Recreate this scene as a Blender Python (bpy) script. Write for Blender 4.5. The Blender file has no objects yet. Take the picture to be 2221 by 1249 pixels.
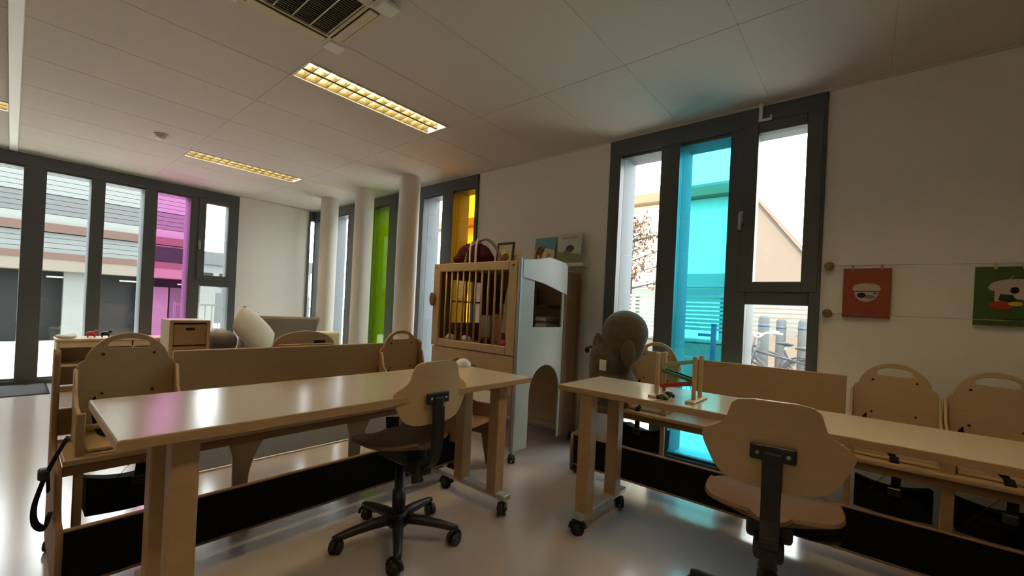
import bpy, bmesh, math, random
from mathutils import Vector, Matrix
random.seed(7)
sc = bpy.context.scene
C = sc.collection
PI = math.pi
# ------------------------------------------------------------------ camera
cam_d = bpy.data.cameras.new('camera')
cam = bpy.data.objects.new('camera', cam_d); C.objects.link(cam)
F_PX, YAW, PITCH, ROLL, CY, EYE = 916.0, math.radians(49.9), math.radians(0.12), math.radians(2.73), 42.0, 1.161
_f = Vector((math.sin(YAW)*math.cos(PITCH), math.cos(YAW)*math.cos(PITCH), math.sin(PITCH)))
_r = Vector((math.cos(YAW), -math.sin(YAW), 0)); _u = _r.cross(_f)
_r2 = _r*math.cos(ROLL)+_u*math.sin(ROLL); _u2 = -_r*math.sin(ROLL)+_u*math.cos(ROLL)
cam.matrix_world = Matrix(((_r2.x, _u2.x, -_f.x, 0), (_r2.y, _u2.y, -_f.y, 0), (_r2.z, _u2.z, -_f.z, EYE), (0, 0, 0, 1)))
cam_d.sensor_width = 36; cam_d.sensor_fit = 'HORIZONTAL'
cam_d.lens = 36*F_PX/2221; cam_d.shift_y = CY/2221
cam_d.clip_start = .05; cam_d.clip_end = 300
sc.camera = cam
# ------------------------------------------------------------------ sky, sun, exposure
SKY, SUN, LAMP = 9.6, 10.5, 84.0
w = bpy.data.worlds.new('sky'); sc.world = w; w.use_nodes = True
bg = w.node_tree.nodes['Background']; bg.inputs[0].default_value = (.955, .98, 1, 1); bg.inputs[1].default_value = SKY
sd = bpy.data.lights.new('sun', 'SUN'); sd.energy = SUN; sd.angle = .06; sd.color = (1, .93, .82)
so = bpy.data.objects.new('sun', sd); C.objects.link(so)
so.rotation_euler = Vector((-.72, -.22, .66)).to_track_quat('Z', 'Y').to_euler()
vs = sc.view_settings
vs.view_transform = 'Standard'; vs.look = 'None'; vs.exposure = 0.13; vs.gamma = 1; vs.use_curve_mapping = False

# ------------------------------------------------------------------ materials
def lin(c):
    return tuple((v/255/12.92 if v/255 <= .04045 else ((v/255+.055)/1.055)**2.4) for v in c)
MATS = {}
def mat(name, rgb, rough=.5, metal=0, noise=.08, scale=8, bump=0, spec=.5, stretch=None, coat=0, emit=None, alpha=None, sheen=0):
    if name in MATS: return MATS[name]
    m = bpy.data.materials.new(name); MATS[name] = m; m.use_nodes = True
    nt = m.node_tree; b = nt.nodes['Principled BSDF']
    col = lin(rgb)
    b.inputs['Roughness'].default_value = rough; b.inputs['Metallic'].default_value = metal
    b.inputs['Specular IOR Level'].default_value = spec
    b.inputs['Coat Weight'].default_value = coat
    b.inputs['Sheen Weight'].default_value = sheen
    tc = nt.nodes.new('ShaderNodeTexCoord'); mp = nt.nodes.new('ShaderNodeMapping')
    if stretch: mp.inputs['Scale'].default_value = stretch
    n = nt.nodes.new('ShaderNodeTexNoise'); n.inputs['Scale'].default_value = scale; n.inputs['Detail'].default_value = 4
    cr = nt.nodes.new('ShaderNodeMix'); cr.data_type = 'RGBA'
    cr.inputs[6].default_value = (*[v*(1-noise) for v in col], 1); cr.inputs[7].default_value = (*[min(1, v*(1+noise)) for v in col], 1)
    nt.links.new(tc.outputs['Object'], mp.inputs[0]); nt.links.new(mp.outputs[0], n.inputs['Vector'])
    nt.links.new(n.outputs['Fac'], cr.inputs[0]); nt.links.new(cr.outputs[2], b.inputs['Base Color'])
    if bump:
        bp = nt.nodes.new('ShaderNodeBump'); bp.inputs['Strength'].default_value = bump; bp.inputs['Distance'].default_value = .004
        nt.links.new(n.outputs['Fac'], bp.inputs['Height']); nt.links.new(bp.outputs[0], b.inputs['Normal'])
    if emit:
        b.inputs['Emission Color'].default_value = (*emit[0], 1); b.inputs['Emission Strength'].default_value = emit[1]
    return m
def glass(name, tint, refl=.06):
    m = bpy.data.materials.new(name); MATS[name] = m; m.use_nodes = True
    nt = m.node_tree; nt.nodes.clear()
    o = nt.nodes.new('ShaderNodeOutputMaterial'); t = nt.nodes.new('ShaderNodeBsdfTransparent'); g = nt.nodes.new('ShaderNodeBsdfGlossy')
    mx = nt.nodes.new('ShaderNodeMixShader'); mx.inputs[0].default_value = refl
    t.inputs[0].default_value = (*tint, 1); g.inputs['Roughness'].default_value = .02
    nt.links.new(t.outputs[0], mx.inputs[1]); nt.links.new(g.outputs[0], mx.inputs[2]); nt.links.new(mx.outputs[0], o.inputs[0])
    return m
wall_m = mat('wall_paint', (231, 227, 219), .85, noise=.02, scale=30, bump=.05)
ceil_m = mat('ceiling_tile', (206, 198, 188), .9, noise=.03, scale=120, bump=.15)
grid_m = mat('ceiling_grid', (206, 200, 190), .5, noise=.02)
floor_m = mat('linoleum', (172, 163, 161), .16, noise=.05, scale=5, spec=.9)
frame_m = mat('dark_frame', (80, 84, 84), .45, noise=.04)
reveal_m = mat('outer_reveal', (92, 98, 104), .6, noise=.03)
ply_m = mat('birch_plywood', (184, 157, 118), .45, noise=.1, scale=6, stretch=(1, 1, 9))
plyx_m = mat('birch_plywood_long', (174, 144, 104), .45, noise=.1, scale=6, stretch=(1, 9, 9))
beech_m = mat('beech', (168, 135, 94), .42, noise=.12, scale=7, stretch=(1, 1, 8))
dwood_m = mat('brown_wood', (132, 96, 60), .6, noise=.12, scale=6, stretch=(1, 1, 8))
top_m = mat('table_laminate', (184, 166, 142), .2, noise=.04, scale=5, stretch=(6, 1, 1), spec=.42)
black_m = mat('black_plastic', (24, 24, 25), .45, noise=.1)
rubber_m = mat('black_rubber', (10, 10, 10), .85, noise=.15, scale=60, bump=.3, spec=.2)
strap_m = mat('black_webbing', (22, 21, 20), .9, noise=.2, scale=200, spec=.2)
metal_m = mat('grey_metal', (170, 172, 172), .3, 1, noise=.03)
silver_m = mat('painted_silver', (176, 178, 178), .35, .4, noise=.03)
white_m = mat('white_plastic', (226, 224, 216), .4, noise=.02)
lampw_m = mat('louvre_aluminium', (72, 67, 46), .45, .1, noise=.02)
tube_m = mat('lamp_tube', (255, 230, 160), .5, noise=0, emit=((1, .76, .42), LAMP))
clear_g = glass('clear_glass', (.92, .95, .94))
pink_g = glass('pink_glass', (.95, .58, .87))
cyan_g = glass('cyan_glass', (.20, .66, .74))
green_g = glass('green_glass', (.50, .66, .05))
yellow_g = glass('yellow_glass', (.72, .46, .05))
fabric_g = mat('grey_fabric', (128, 118, 104), .95, noise=.1, scale=150, bump=.3, spec=.2)
fabric_w = mat('white_fabric', (214, 214, 206), .95, noise=.05, scale=60, bump=.2, spec=.2)
fabric_c = mat('cream_fabric', (220, 210, 168), .95, noise=.05, scale=60, spec=.2)
rug_m = mat('grey_rug', (84, 84, 88), .95, noise=.15, scale=200, bump=.4, spec=.1)
plush_m = mat('plush_grey', (92, 82, 66), 1, noise=.2, scale=90, bump=.8, spec=.1, sheen=.3)
maroon_m = mat('maroon_fabric', (66, 20, 28), .9, noise=.15, scale=60, spec=.2)
red_m = mat('red_paint', (176, 40, 48), .4); green_m = mat('green_paint', (70, 128, 62), .4)
blue_m = mat('blue_paint', (60, 110, 160), .4); yellow_m = mat('yellow_paint', (214, 186, 70), .4)
orange_p = mat('orange_card', (146, 68, 46), .8, noise=.04); green_p = mat('green_card', (66, 92, 34), .8, noise=.04)
white_p = mat('white_print', (186, 176, 160), .8, noise=.03); black_p = mat('black_print', (20, 18, 18), .8)
grey_p = mat('grey_print', (120, 110, 110), .8); brown_p = mat('brown_print', (120, 70, 40), .8)
sky_p = mat('sky_print', (96, 160, 178), .6); sand_p = mat('sand_print', (214, 196, 150), .6)
house_m = mat('grey_laminate', (176, 178, 166), .3, noise=.03, spec=.6)
roof_m = mat('white_laminate', (214, 216, 212), .35, noise=.02)

# ------------------------------------------------------------------ mesh helpers
def link(name, bm, m, parent=None, smooth=False, loc=None):
    me = bpy.data.meshes.new(name); bmesh.ops.recalc_face_normals(bm, faces=bm.faces); bm.to_mesh(me); bm.free()
    if m: me.materials.append(m)
    if smooth:
        for p in me.polygons: p.use_smooth = True
    o = bpy.data.objects.new(name, me); C.objects.link(o)
    if parent: o.parent = parent
    if loc: o.location = loc
    return o
def again(o, parent, loc=(0, 0, 0), rot=None, name=None):
    c = o.copy(); C.objects.link(c); c.parent = parent; c.location = loc
    if rot: c.rotation_euler = rot
    return c
def bx(bm, lo, hi, bev=0, seg=1):
    g = bmesh.ops.create_cube(bm, size=1)['verts']
    for v in g: v.co = Vector([lo[i]+(v.co[i]+.5)*(hi[i]-lo[i]) for i in range(3)])
    if bev:
        es = list({e for v in g for e in v.link_edges})
        bmesh.ops.bevel(bm, geom=es, offset=min(bev, .45*min(abs(hi[i]-lo[i]) for i in range(3))), segments=seg, affect='EDGES', profile=.5)
def box(name, lo, hi, m, parent=None, bev=.004, seg=1):
    bm = bmesh.new(); bx(bm, lo, hi, bev, seg); return link(name, bm, m, parent)
def tb(bm, pts, r, seg=10, close=False):
    pts = [Vector(p) for p in pts]; n = len(pts); rs = r if isinstance(r, (list, tuple)) else [r]*n
    rings = []; prev = None
    for i, p in enumerate(pts):
        if close: d = pts[(i+1) % n]-pts[i-1]
        else: d = pts[min(i+1, n-1)]-pts[max(i-1, 0)]
        d.normalize()
        if prev is None:
            a = d.orthogonal().normalized()
        else:
            a = (prev-d*prev.dot(d)).normalized()
        prev = a; b = d.cross(a)
        rings.append([bm.verts.new(p+(a*math.cos(2*PI*k/seg)+b*math.sin(2*PI*k/seg))*rs[i]) for k in range(seg)])
    for i in range(n if close else n-1):
        A, B = rings[i], rings[(i+1) % n]
        for k in range(seg): bm.faces.new((A[k], A[(k+1) % seg], B[(k+1) % seg], B[k]))
    if not close:
        bm.faces.new(rings[0][::-1]); bm.faces.new(rings[-1])
def tube(name, pts, r, m, parent=None, seg=10, close=False):
    bm = bmesh.new(); tb(bm, pts, r, seg, close); return link(name, bm, m, parent, True)
def smooth_path(P, n=6):
    P = [Vector(p) for p in P]; out = []
    for i in range(len(P)-1):
        a, b, c, d = P[max(i-1, 0)], P[i], P[i+1], P[min(i+2, len(P)-1)]
        for k in range(n):
            t = k/n
            out.append(.5*((2*b)+(c-a)*t+(2*a-5*b+4*c-d)*t*t+(3*b-a-3*c+d)*t**3))
    out.append(P[-1]); return out
def ribbon(name, pts, wd, th, wdir, m, parent=None):
    """flat strap along pts, width along wdir"""
    bm = bmesh.new(); pts = [Vector(p) for p in pts]; wv = Vector(wdir).normalized(); rows = []
    for i, p in enumerate(pts):
        d = (pts[min(i+1, len(pts)-1)]-pts[max(i-1, 0)]).normalized(); n = d.cross(wv).normalized()
        rows.append([bm.verts.new(p+wv*a*wd/2+n*b*th/2) for a, b in ((-1, -1), (1, -1), (1, 1), (-1, 1))])
    for i in range(len(rows)-1):
        for k in range(4): bm.faces.new((rows[i][k], rows[i][(k+1) % 4], rows[i+1][(k+1) % 4], rows[i+1][k]))
    bm.faces.new(rows[0][::-1]); bm.faces.new(rows[-1])
    return link(name, bm, m, parent)
def sheet(name, rows, th, m, parent=None):
    """solid curved board from a grid of points"""
    bm = bmesh.new(); V = [[bm.verts.new(p) for p in r] for r in rows]
    for i in range(len(V)-1):
        for k in range(len(V[0])-1): bm.faces.new((V[i][k], V[i][k+1], V[i+1][k+1], V[i+1][k]))
    bmesh.ops.recalc_face_normals(bm, faces=bm.faces)
    bmesh.ops.solidify(bm, geom=list(bm.faces), thickness=th)
    o = link(name, bm, m, parent, True)
    md = o.modifiers.new('edge', 'EDGE_SPLIT'); md.split_angle = math.radians(50)
    return o
def board(name, outline, holes, th, m, parent=None, plane='xz', off=0, bev=.003):
    """flat board with holes; outline in (a,b) of the plane, thickness th from off"""
    cu = bpy.data.curves.new(name, 'CURVE'); cu.dimensions = '2D'; cu.fill_mode = 'BOTH'
    cu.extrude = max(th/2-bev, .0003); cu.bevel_depth = bev; cu.bevel_resolution = 0; cu.offset = -bev
    for loop in [outline]+list(holes):
        s = cu.splines.new('POLY'); s.points.add(len(loop)-1); s.use_cyclic_u = True
        for p, q in zip(s.points, loop): p.co = (q[0], q[1], 0, 1)
    t = bpy.data.objects.new('tmp', cu); C.objects.link(t)
    dg = bpy.context.evaluated_depsgraph_get(); me = bpy.data.meshes.new_from_object(t.evaluated_get(dg))
    bpy.data.objects.remove(t); bpy.data.curves.remove(cu)
    me.name = name
    for v in me.vertices:
        a, b, c = v.co; c += off+th/2
        v.co = {'xz': (a, c, b), 'yz': (c, a, b), 'xy': (a, b, c)}[plane]
    bm = bmesh.new(); bm.from_mesh(me); bpy.data.meshes.remove(me)
    bmesh.ops.remove_doubles(bm, verts=bm.verts, dist=1e-5)
    return link(name, bm, m, parent)
def ell(bm, c, r, rot=None, u=20, v=12):
    M = Matrix.Translation(c) @ (rot.to_matrix().to_4x4() if rot else Matrix()) @ Matrix.Diagonal((*r, 1))
    bmesh.ops.create_uvsphere(bm, u_segments=u, v_segments=v, radius=1, matrix=M)
def blob(name, parts, m, parent=None, voxel=.012):
    """ellipsoids fused to one continuous surface"""
    from mathutils import Euler
    bm = bmesh.new()
    for p in parts: ell(bm, p[0], p[1], Euler(p[2]) if len(p) > 2 else None)
    o = link(name, bm, None, None)
    md = o.modifiers.new('r', 'REMESH'); md.mode = 'VOXEL'; md.voxel_size = voxel
    ms = o.modifiers.new('s', 'SMOOTH'); ms.iterations = 6
    dg = bpy.context.evaluated_depsgraph_get(); me = bpy.data.meshes.new_from_object(o.evaluated_get(dg))
    old = o.data; o.modifiers.clear(); o.data = me; bpy.data.meshes.remove(old)
    me.name = name; me.materials.append(m)
    for p in me.polygons: p.use_smooth = True
    if parent: o.parent = parent
    return o
def arc(cx, cy, rx, ry, a0, a1, n=12):
    return [(cx+rx*math.cos(math.radians(a0+(a1-a0)*i/n)), cy+ry*math.sin(math.radians(a0+(a1-a0)*i/n))) for i in range(n+1)]
def tag(o, label, cat, group=None):
    o['label'] = label; o['category'] = cat
    if group: o['group'] = group
    return o
def thing(name, label, cat, loc=(0, 0, 0), rz=0, group=None):
    o = bpy.data.objects.new(name, None); C.objects.link(o); o.empty_display_size = .1
    o.location = loc; o.rotation_euler = (0, 0, rz)
    return tag(o, label, cat, group)
def struct(o, label=None):
    o['kind'] = 'structure'
    if label: o['label'] = label
    return o
def sroot(name, label=None):
    o = bpy.data.objects.new(name, None); C.objects.link(o); return struct(o, label)
def dup(root, loc, rz, label):
    r = root.copy(); C.objects.link(r); r.location = loc; r.rotation_euler = (0, 0, rz); r['label'] = label
    for ch in list(root.children):
        c = ch.copy(); C.objects.link(c); c.parent = r
        for g in list(ch.children):
            d = g.copy(); C.objects.link(d); d.parent = c
    return r

# ------------------------------------------------------------------ room shell
XR, YL, HC = 3.42, 7.5, 2.7
X0, Y0 = -3.6, -2.6
struct(box('floor', (X0-.3, Y0-.3, -.12), (XR+.02, YL+.02, 0), floor_m, bev=0), 'glossy beige linoleum floor')
DO = .30   # wall depth to the outside
# wall_left: plane y = YL, solid between the windows
wl = sroot('wall_left', 'white wall between the tall windows at the far end')
box('wall_panel', (2.235, YL, 0), (3.30, YL+DO, HC), wall_m, wl, 0)
box('wall_panel', (X0, YL, 0), (-1.20, YL+DO, HC), wall_m, wl, 0)
box('lintel', (-1.2, YL+.02, 2.68), (2.235, YL+DO, HC+.3), reveal_m, wl, 0)
box('lintel', (3.3, YL+.02, 2.68), (XR+DO, YL+DO, HC+.3), reveal_m, wl, 0)
wr = sroot('wall_right', 'white wall with the turquoise window and the hung pictures')
box('wall_panel', (XR, Y0, 0), (XR+DO, .243, HC), wall_m, wr, 0)
box('wall_panel', (XR, 1.803, 0), (XR+DO, 3.455, HC), wall_m, wr, 0)
box('lintel', (XR+.02, .243, 2.68), (XR+DO, 1.803, HC+.3), reveal_m, wr, 0)
box('lintel', (XR+.02, 3.455, 2.68), (XR+.26, YL+DO, HC+.3), reveal_m, wr, 0)
struct(box('wall_back', (X0-.2, Y0-.2, 0), (XR+DO, Y0, HC), wall_m, bev=0))
struct(box('wall_side', (X0-.2, Y0, 0), (X0, YL+DO, HC), wall_m, bev=0))
# thin shadow-gap trim at the wall heads
struct(box('trim_1', (XR-.012, Y0, HC-.02), (XR, YL, HC), grid_m, bev=.002))
struct(box('trim_2', (X0, YL-.012, HC-.02), (XR-.012, YL, HC), grid_m, bev=.002))
struct(box('baseboard_right', (XR-.012, Y0, 0), (XR, .243, .06), wall_m, bev=.002))
struct(box('baseboard_left', (2.235, YL-.012, 0), (3.30, YL, .06), wall_m, bev=.002))

# ------------------------------------------------------------------ ceiling with its tiles
ce = sroot('ceiling', 'white suspended ceiling of long tiles')
box('slab', (X0-.2, Y0-.2, HC+.12), (XR+DO, YL+DO, HC+.3), ceil_m, ce, 0)
gy = [-.06+.6325*k for k in range(-4, 13)]
gx = [-3.6, -2.47, -1.25, -.03, 1.19, 2.405, XR]
ys = [Y0]+[g for g in gy if Y0+.05 < g < YL-.05]+[YL]
lamps = []
for x0 in (1.19, -1.25):
    lamps += [(x0+.006, 5.6385), (x0+.006, 2.826), (x0+.006, -.06+.006)]
LW, LL = .27, 1.185
AC = (.62, 1.92, 1.225, 2.50)
cache = {}
for i in range(len(gx)-1):
    for j in range(len(ys)-1):
        a0, a1, b0, b1 = gx[i]+.002, gx[i+1]-.002, ys[j]+.002, ys[j+1]-.002
        rects = [(a0, a1, b0, b1)]
        for lx, ly in lamps:
            if abs(lx-a0) < .1 and b0-.05 < ly < b1:
                rects = []
                if ly-b0 > .05: rects.append((a0, a1, b0, ly-.004))
                if b1-(ly+LW) > .05: rects.append((a0, a1, ly+LW+.004, b1))
        for r in rects:
            k = (round(r[1]-r[0], 3), round(r[3]-r[2], 3))
            if k not in cache:
                cache[k] = box('ceiling_tile', (0, 0, 0), (k[0], k[1], .018), ceil_m, ce, .002); cache[k].location = (r[0], r[2], HC)
            else: again(cache[k], ce, (r[0], r[2], HC))
for x in gx[1:-1]: box('grid_bar', (x-.012, Y0, HC+.003), (x+.012, YL, HC+.03), grid_m, ce, 0)
for y in ys[1:-1]: box('grid_bar', (X0, y-.012, HC+.003), (XR, y+.012, HC+.03), grid_m, ce, 0)
rl = box('ceiling_rail', (-.062, Y0, HC-.022), (.002, YL-.02, HC-.0005), white_m, None, .004)
struct(rl, 'white flat rail running along the ceiling')

# ceiling lights -----------------------------------------------------------------
def make_light(label):
    t = thing('ceiling_light', label, 'ceiling light', (0, 0, HC), 0, 'recessed louvre lights in the ceiling')
    bm = bmesh.new()
    bx(bm, (0, 0, .09), (LL, LW, .1)); bx(bm, (0, 0, -.006), (LL, .012, .09)); bx(bm, (0, LW-.012, -.006), (LL, LW, .09))
    bx(bm, (0, .012, -.006), (.012, LW-.012, .09)); bx(bm, (LL-.012, .012, -.006), (LL, LW-.012, .09))
    link('housing', bm, white_m, t)
    box('centre_spine', (.014, LW/2-.012, .002), (LL-.014, LW/2+.012, .045), lampw_m, t, .002)
    for s in (.07, LW-.07): tube('lamp_tube', [(.03, s, .068), (LL-.03, s, .068)], .013, tube_m, t, 8)
    # side reflectors bend outward
    for s, e in ((.014, .03), (LW-.014, LW-.03)):
        sheet('reflector', [[(x, s, 0), (x, (s+e)/2, .03), (x, e, .085)] for x in (.014, LL-.014)], .001, lampw_m, t)
    n = 14; first = None
    for k in range(1, n+1):
        x = LL*k/(n+1)
        for (a, b) in ((.016, LW/2-.012), (LW/2+.012, LW-.016)):
            if first is None:
                first = box('louvre_blade', (-.003, 0, 0), (.003, b-a, .045), lampw_m, t, 0); first.location = (x, a, .001)
            else: again(first, t, (x, a, .001))
    return t
L_LAB = ['white recessed louvre light near the far tall windows', None, None, None, None, None]
lab = {0: 'small distant louvre ceiling light near the far pink window', 1: 'large louvre ceiling light beside the air conditioner, glowing yellow',
       2: 'louvre ceiling light above the near seating', 3: 'louvre ceiling light cut off by the left picture edge', 4: 'louvre ceiling light left of the rail', 5: 'louvre ceiling light behind the camera'}
l0 = make_light(lab[0]); l0.location = (lamps[0][0], lamps[0][1], HC)
for k in range(1, 6): dup(l0, (lamps[k][0], lamps[k][1], HC), 0, lab[k])
# air conditioner ----------------------------------------------------------------
t = thing('air_conditioner', 'cream ceiling cassette air conditioner with dark intake grille', 'air conditioner', (.92, 2.21, HC))
acm = mat('cream_plastic', (206, 194, 160), .4, noise=.03)
hw = .302
bm = bmesh.new()
for a, b in (((-hw, -hw), (hw, -.20)), ((-hw, .20), (hw, hw)), ((-hw, -.2), (-.2, .2)), ((.2, -.2), (hw, .2))):
    bx(bm, (a[0], a[1], -.035), (b[0], b[1], -.001))
link('panel', bm, acm, t)
box('intake_cavity', (-.2, -.2, -.012), (.2, .2, -.002), black_m, t, 0)
sl = None
for k in range(22):
    y = -.19+.38*k/21
    if sl is None: sl = box('grille_slat', (-.19, -.002, -.03), (.19, .002, -.014), mat('dark_grille', (92, 84, 66), .6), t, 0); sl.location = (0, y, 0)
    else: again(sl, t, (0, y, 0))
for k in range(5):
    x = -.19+.38*k/4
    box('grille_bar', (x-.003, -.2, -.033), (x+.003, .2, -.0305), acm, t, 0)
for k in range(4):
    fl = box('air_flap', (-.2, .222, -.043), (.2, .272, -.036), acm, t, .003); fl.rotation_euler = (0, 0, k*PI/2)
    sh = box('air_slot', (-.205, .216, -.0362), (.205, .278, -.0351), black_m, t, 0); sh.rotation_euler = (0, 0, k*PI/2)
for sx in (-1, 1):
    for sy in (-1, 1):
        box('corner_cover', (min(sx*.225, sx*.325), min(sy*.225, sy*.325), -.045), (max(sx*.225, sx*.325), max(sy*.225, sy*.325), -.02), white_m, t, .01, 2)
# smoke detector ------------------------------------------------------------------
t = thing('smoke_detector', 'small round smoke detector on the ceiling', 'smoke detector', (.9, 5.36, HC))
tube('base', [(0, 0, -.012), (0, 0, -.001)], .055, white_m, t, 20); tube('sensor_head', [(0, 0, -.05), (0, 0, -.035), (0, 0, -.012)], [.02, .04, .045], white_m, t, 20)

# ------------------------------------------------------------------ windows
def fr(o): return o
def win_box(parent, name, along, lo, hi, z0, z1, d0, d1, m, bev=.004):
    """box on a wall: along='x' on wall_left (depth +y from YL) or 'y' on wall_right (depth +x from XR)"""
    if along == 'x': return box(name, (lo, YL+d0, z0), (hi, YL+d1, z1), m, parent, bev)
    return box(name, (XR+d0, lo, z0), (XR+d1, hi, z1), m, parent, bev)
def window(name, along, lo, hi, panes, label, sash=None, rv=DO):
    """panes: list of (a,b,glass); sash = (a,b, index)"""
    root = sroot(name, label)
    win_box(root, 'head_frame', along, lo, hi, 2.545, 2.68, -.02, .06, frame_m)
    win_box(root, 'head_reveal', along, lo, hi, 2.545, 2.68, .06, rv, reveal_m, 0)
    win_box(root, 'bottom_frame', along, lo, hi, .0, .055, -.02, .06, frame_m)
    win_box(root, 'sill', along, lo, hi, -.02, .04, .06, DO+.04, silver_m, .004)
    edges = [lo]
    for a, b, g in panes: edges += [a, b]
    edges.append(hi)
    for i in range(0, len(edges), 2):
        a, b = edges[i], edges[i+1]
        if b-a < .005: continue
        win_box(root, 'mullion', along, a, b, .055, 2.545, -.02, .06, frame_m)
        win_box(root, 'mullion_reveal', along, a, b, .04, 2.545, .06, rv, reveal_m, 0)
    for a, b, g in panes:
        if sash and abs(a-sash[0]) < 1e-6:
            continue
        win_box(root, 'pane', along, a, b, .055, 2.545, .022, .03, g, 0)
        for z in ((.055, .075), (2.52, 2.545)): win_box(root, 'glazing_bead', along, a, b, z[0], z[1], .005, .05, frame_m, .003)
    if sash:
        a, b, ha = sash[0], sash[1], sash[2]
        win_box(root, 'transom', along, a, b, 1.27, 1.37, -.02, .06, frame_m)
        win_box(root, 'pane', along, a, b, .055, 1.27, .022, .03, clear_g, 0)
        sp = sroot('sash_frame'); del sp['kind']; sp.parent = root
        for s in ((a-.045, a+.045, 1.36, 2.56), (b-.045, b+.045, 1.36, 2.56)): win_box(sp, 'stile', along, s[0], s[1], s[2], s[3], -.035, .03, frame_m)
        win_box(sp, 'rail', along, a+.0455, b-.0455, 1.36, 1.43, -.035, .03, frame_m)
        win_box(sp, 'rail', along, a+.0455, b-.0455, 2.485, 2.56, -.035, .03, frame_m)
        win_box(sp, 'sash_pane', along, a+.0455, b-.0455, 1.43, 2.485, .0, .008, clear_g, 0)
        h = bmesh.new()
        if along == 'y':
            bx(h, (XR-.045, ha-.014, 1.86), (XR-.035, ha+.014, 1.94), .003); bx(h, (XR-.075, ha-.009, 1.90), (XR-.045, ha+.009, 1.918), .003); bx(h, (XR-.082, ha-.011, 1.80), (XR-.068, ha+.011, 1.92), .004)
        else:
            bx(h, (ha-.014, YL-.045, 1.86), (ha+.014, YL-.035, 1.94), .003); bx(h, (ha-.009, YL-.075, 1.90), (ha+.009, YL-.045, 1.918), .003); bx(h, (ha-.011, YL-.082, 1.80), (ha+.011, YL-.068, 1.92), .004)
        link('window_handle', h, silver_m, root)
    return root
window('window_1', 'x', -1.2, 2.235, [(-1.05, -.66, clear_g), (-.50, .055, clear_g), (.234, .612, clear_g), (.739, 1.121, clear_g), (1.257, 1.628, pink_g), (1.768, 2.14, clear_g)],
       'tall dark framed window wall with one pink pane', (1.768, 2.14, 1.74))
window('window_3', 'y', .243, 1.803, [(.305, .68, clear_g), (.82, 1.19, cyan_g), (1.34, 1.70, clear_g)],
       'tall dark framed window with a turquoise pane', (.305, .68, .725))
rp = [(3.50+.57*k, 3.87+.57*k, [yellow_g, clear_g, clear_g, green_g, clear_g, clear_g, clear_g][k]) for k in range(7)]
rp[5] = (6.34, 6.88, clear_g); rp[6] = (7.2, 7.45, clear_g)
window('window_2', 'y', 3.455, YL, rp, 'row of narrow windows with yellow and green panes behind the columns', None, .25)
window('window_4', 'x', 3.30, XR+DO, [(3.335, 3.60, clear_g)], 'narrow clear corner window beside the white wall')
# blind bracket at the window head
t = thing('blind_bracket', 'small white L-shaped bracket above the turquoise window', 'bracket', (XR-.03, .63, 2.6))
box('plate', (-.004, -.012, -.03), (.004, .012, .10), white_m, t, .002); box('hook', (-.012, -.065, -.035), (.004, .012, -.018), white_m, t, .002); box('hook_tip', (-.012, -.07, -.035), (.004, -.058, .0), white_m, t, .002)
# columns
for i, (y, s) in enumerate(((6.34, 'farthest of the three round white columns'), (5.35, 'middle one of the three round white columns'), (4.33, 'nearest of the three round white columns, beside the green pane'))):
    cm = tube('column', [(0, 0, 0), (0, 0, HC)], .125, wall_m, None, 36); cm.location = (3.1, y, 0)
    md = cm.modifiers.new('e', 'EDGE_SPLIT'); md.split_angle = 1
    tag(cm, s, 'column', 'round columns by the far windows')

# ------------------------------------------------------------------ casters
def caster_bm(bm, loc, ang, r=.034):
    c, s = math.cos(ang), math.sin(ang)
    def P(a, b, z): return (loc[0]+a*c-b*s, loc[1]+a*s+b*c, loc[2]+z)
    for b in (-.016, .016): tb(bm, [P(-.012, b-.008, r), P(-.012, b+.008, r)], r, 14)
    tb(bm, [P(0, 0, r*1.2), P(0, 0, r*2+.02)], .012, 8)
    tb(bm, [P(-.012, -.03, r), P(-.012, .03, r)], .008, 6)
    hood = [P(-.012+.04*math.cos(a), 0, r+.04*math.sin(a)) for a in [PI*k/6 for k in range(7)]]
    tb(bm, hood, .009, 6)
def caster(parent, loc, ang=0, r=.034):
    bm = bmesh.new(); caster_bm(bm, loc, ang, r); return link('caster', bm, black_m, parent, True)

# ------------------------------------------------------------------ tables
TH = .76
def table(label, loc, rz, L, Wd, legs_x, legs_y, rails):
    """local: x along length, y across (0 = edge toward the room)"""
    t = thing('group_table', label, 'table', loc, rz, 'long group tables')
    tp = box('table_top', (0, 0, TH-.032), (L, Wd, TH), top_m, t, .004, 2)
    ed = bmesh.new()
    bx(ed, (-.002, -.002, TH-.030), (L+.002, .001, TH-.003)); bx(ed, (-.002, Wd-.001, TH-.030), (L+.002, Wd+.002, TH-.003))
    bx(ed, (-.002, .001, TH-.030), (.001, Wd-.001, TH-.003)); bx(ed, (L-.001, .001, TH-.030), (L+.002, Wd-.001, TH-.003))
    link('edge_band', ed, beech_m, tp)
    for x in legs_x:
        for y in legs_y: box('leg', (x-.036, y-.036, .10), (x+.036, y+.036, TH-.033), beech_m, t, .006, 2)
        box('under_beam', (x-.025, legs_y[0]-.03, TH-.075), (x+.025, legs_y[1]+.03, TH-.033), dwood_m, t, .003)
        box('foot_rail', (x-.03, rails[0], .085), (x+.03, rails[1], .115), silver_m, t, .004)
        for y in (rails[0]+.035, rails[1]-.035): caster(t, (x, y, 0), .6 if y < Wd/2 else 2.2)
    return t
table('long pale topped table in front of the bench by the tall windows', (.195, 1.505, 0), 0, 1.80, .62, (.165, 1.63), (.10, .375), (.0, .56))
# right table: local x -> world -y, local y -> world +x  (rz=-90)
table('long pale topped table carrying the wooden ramp toy', (1.945, 1.275, 0), -PI/2, 2.15, .47, (.165, 1.98), (.04, .36), (-.03, .49))

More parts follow.
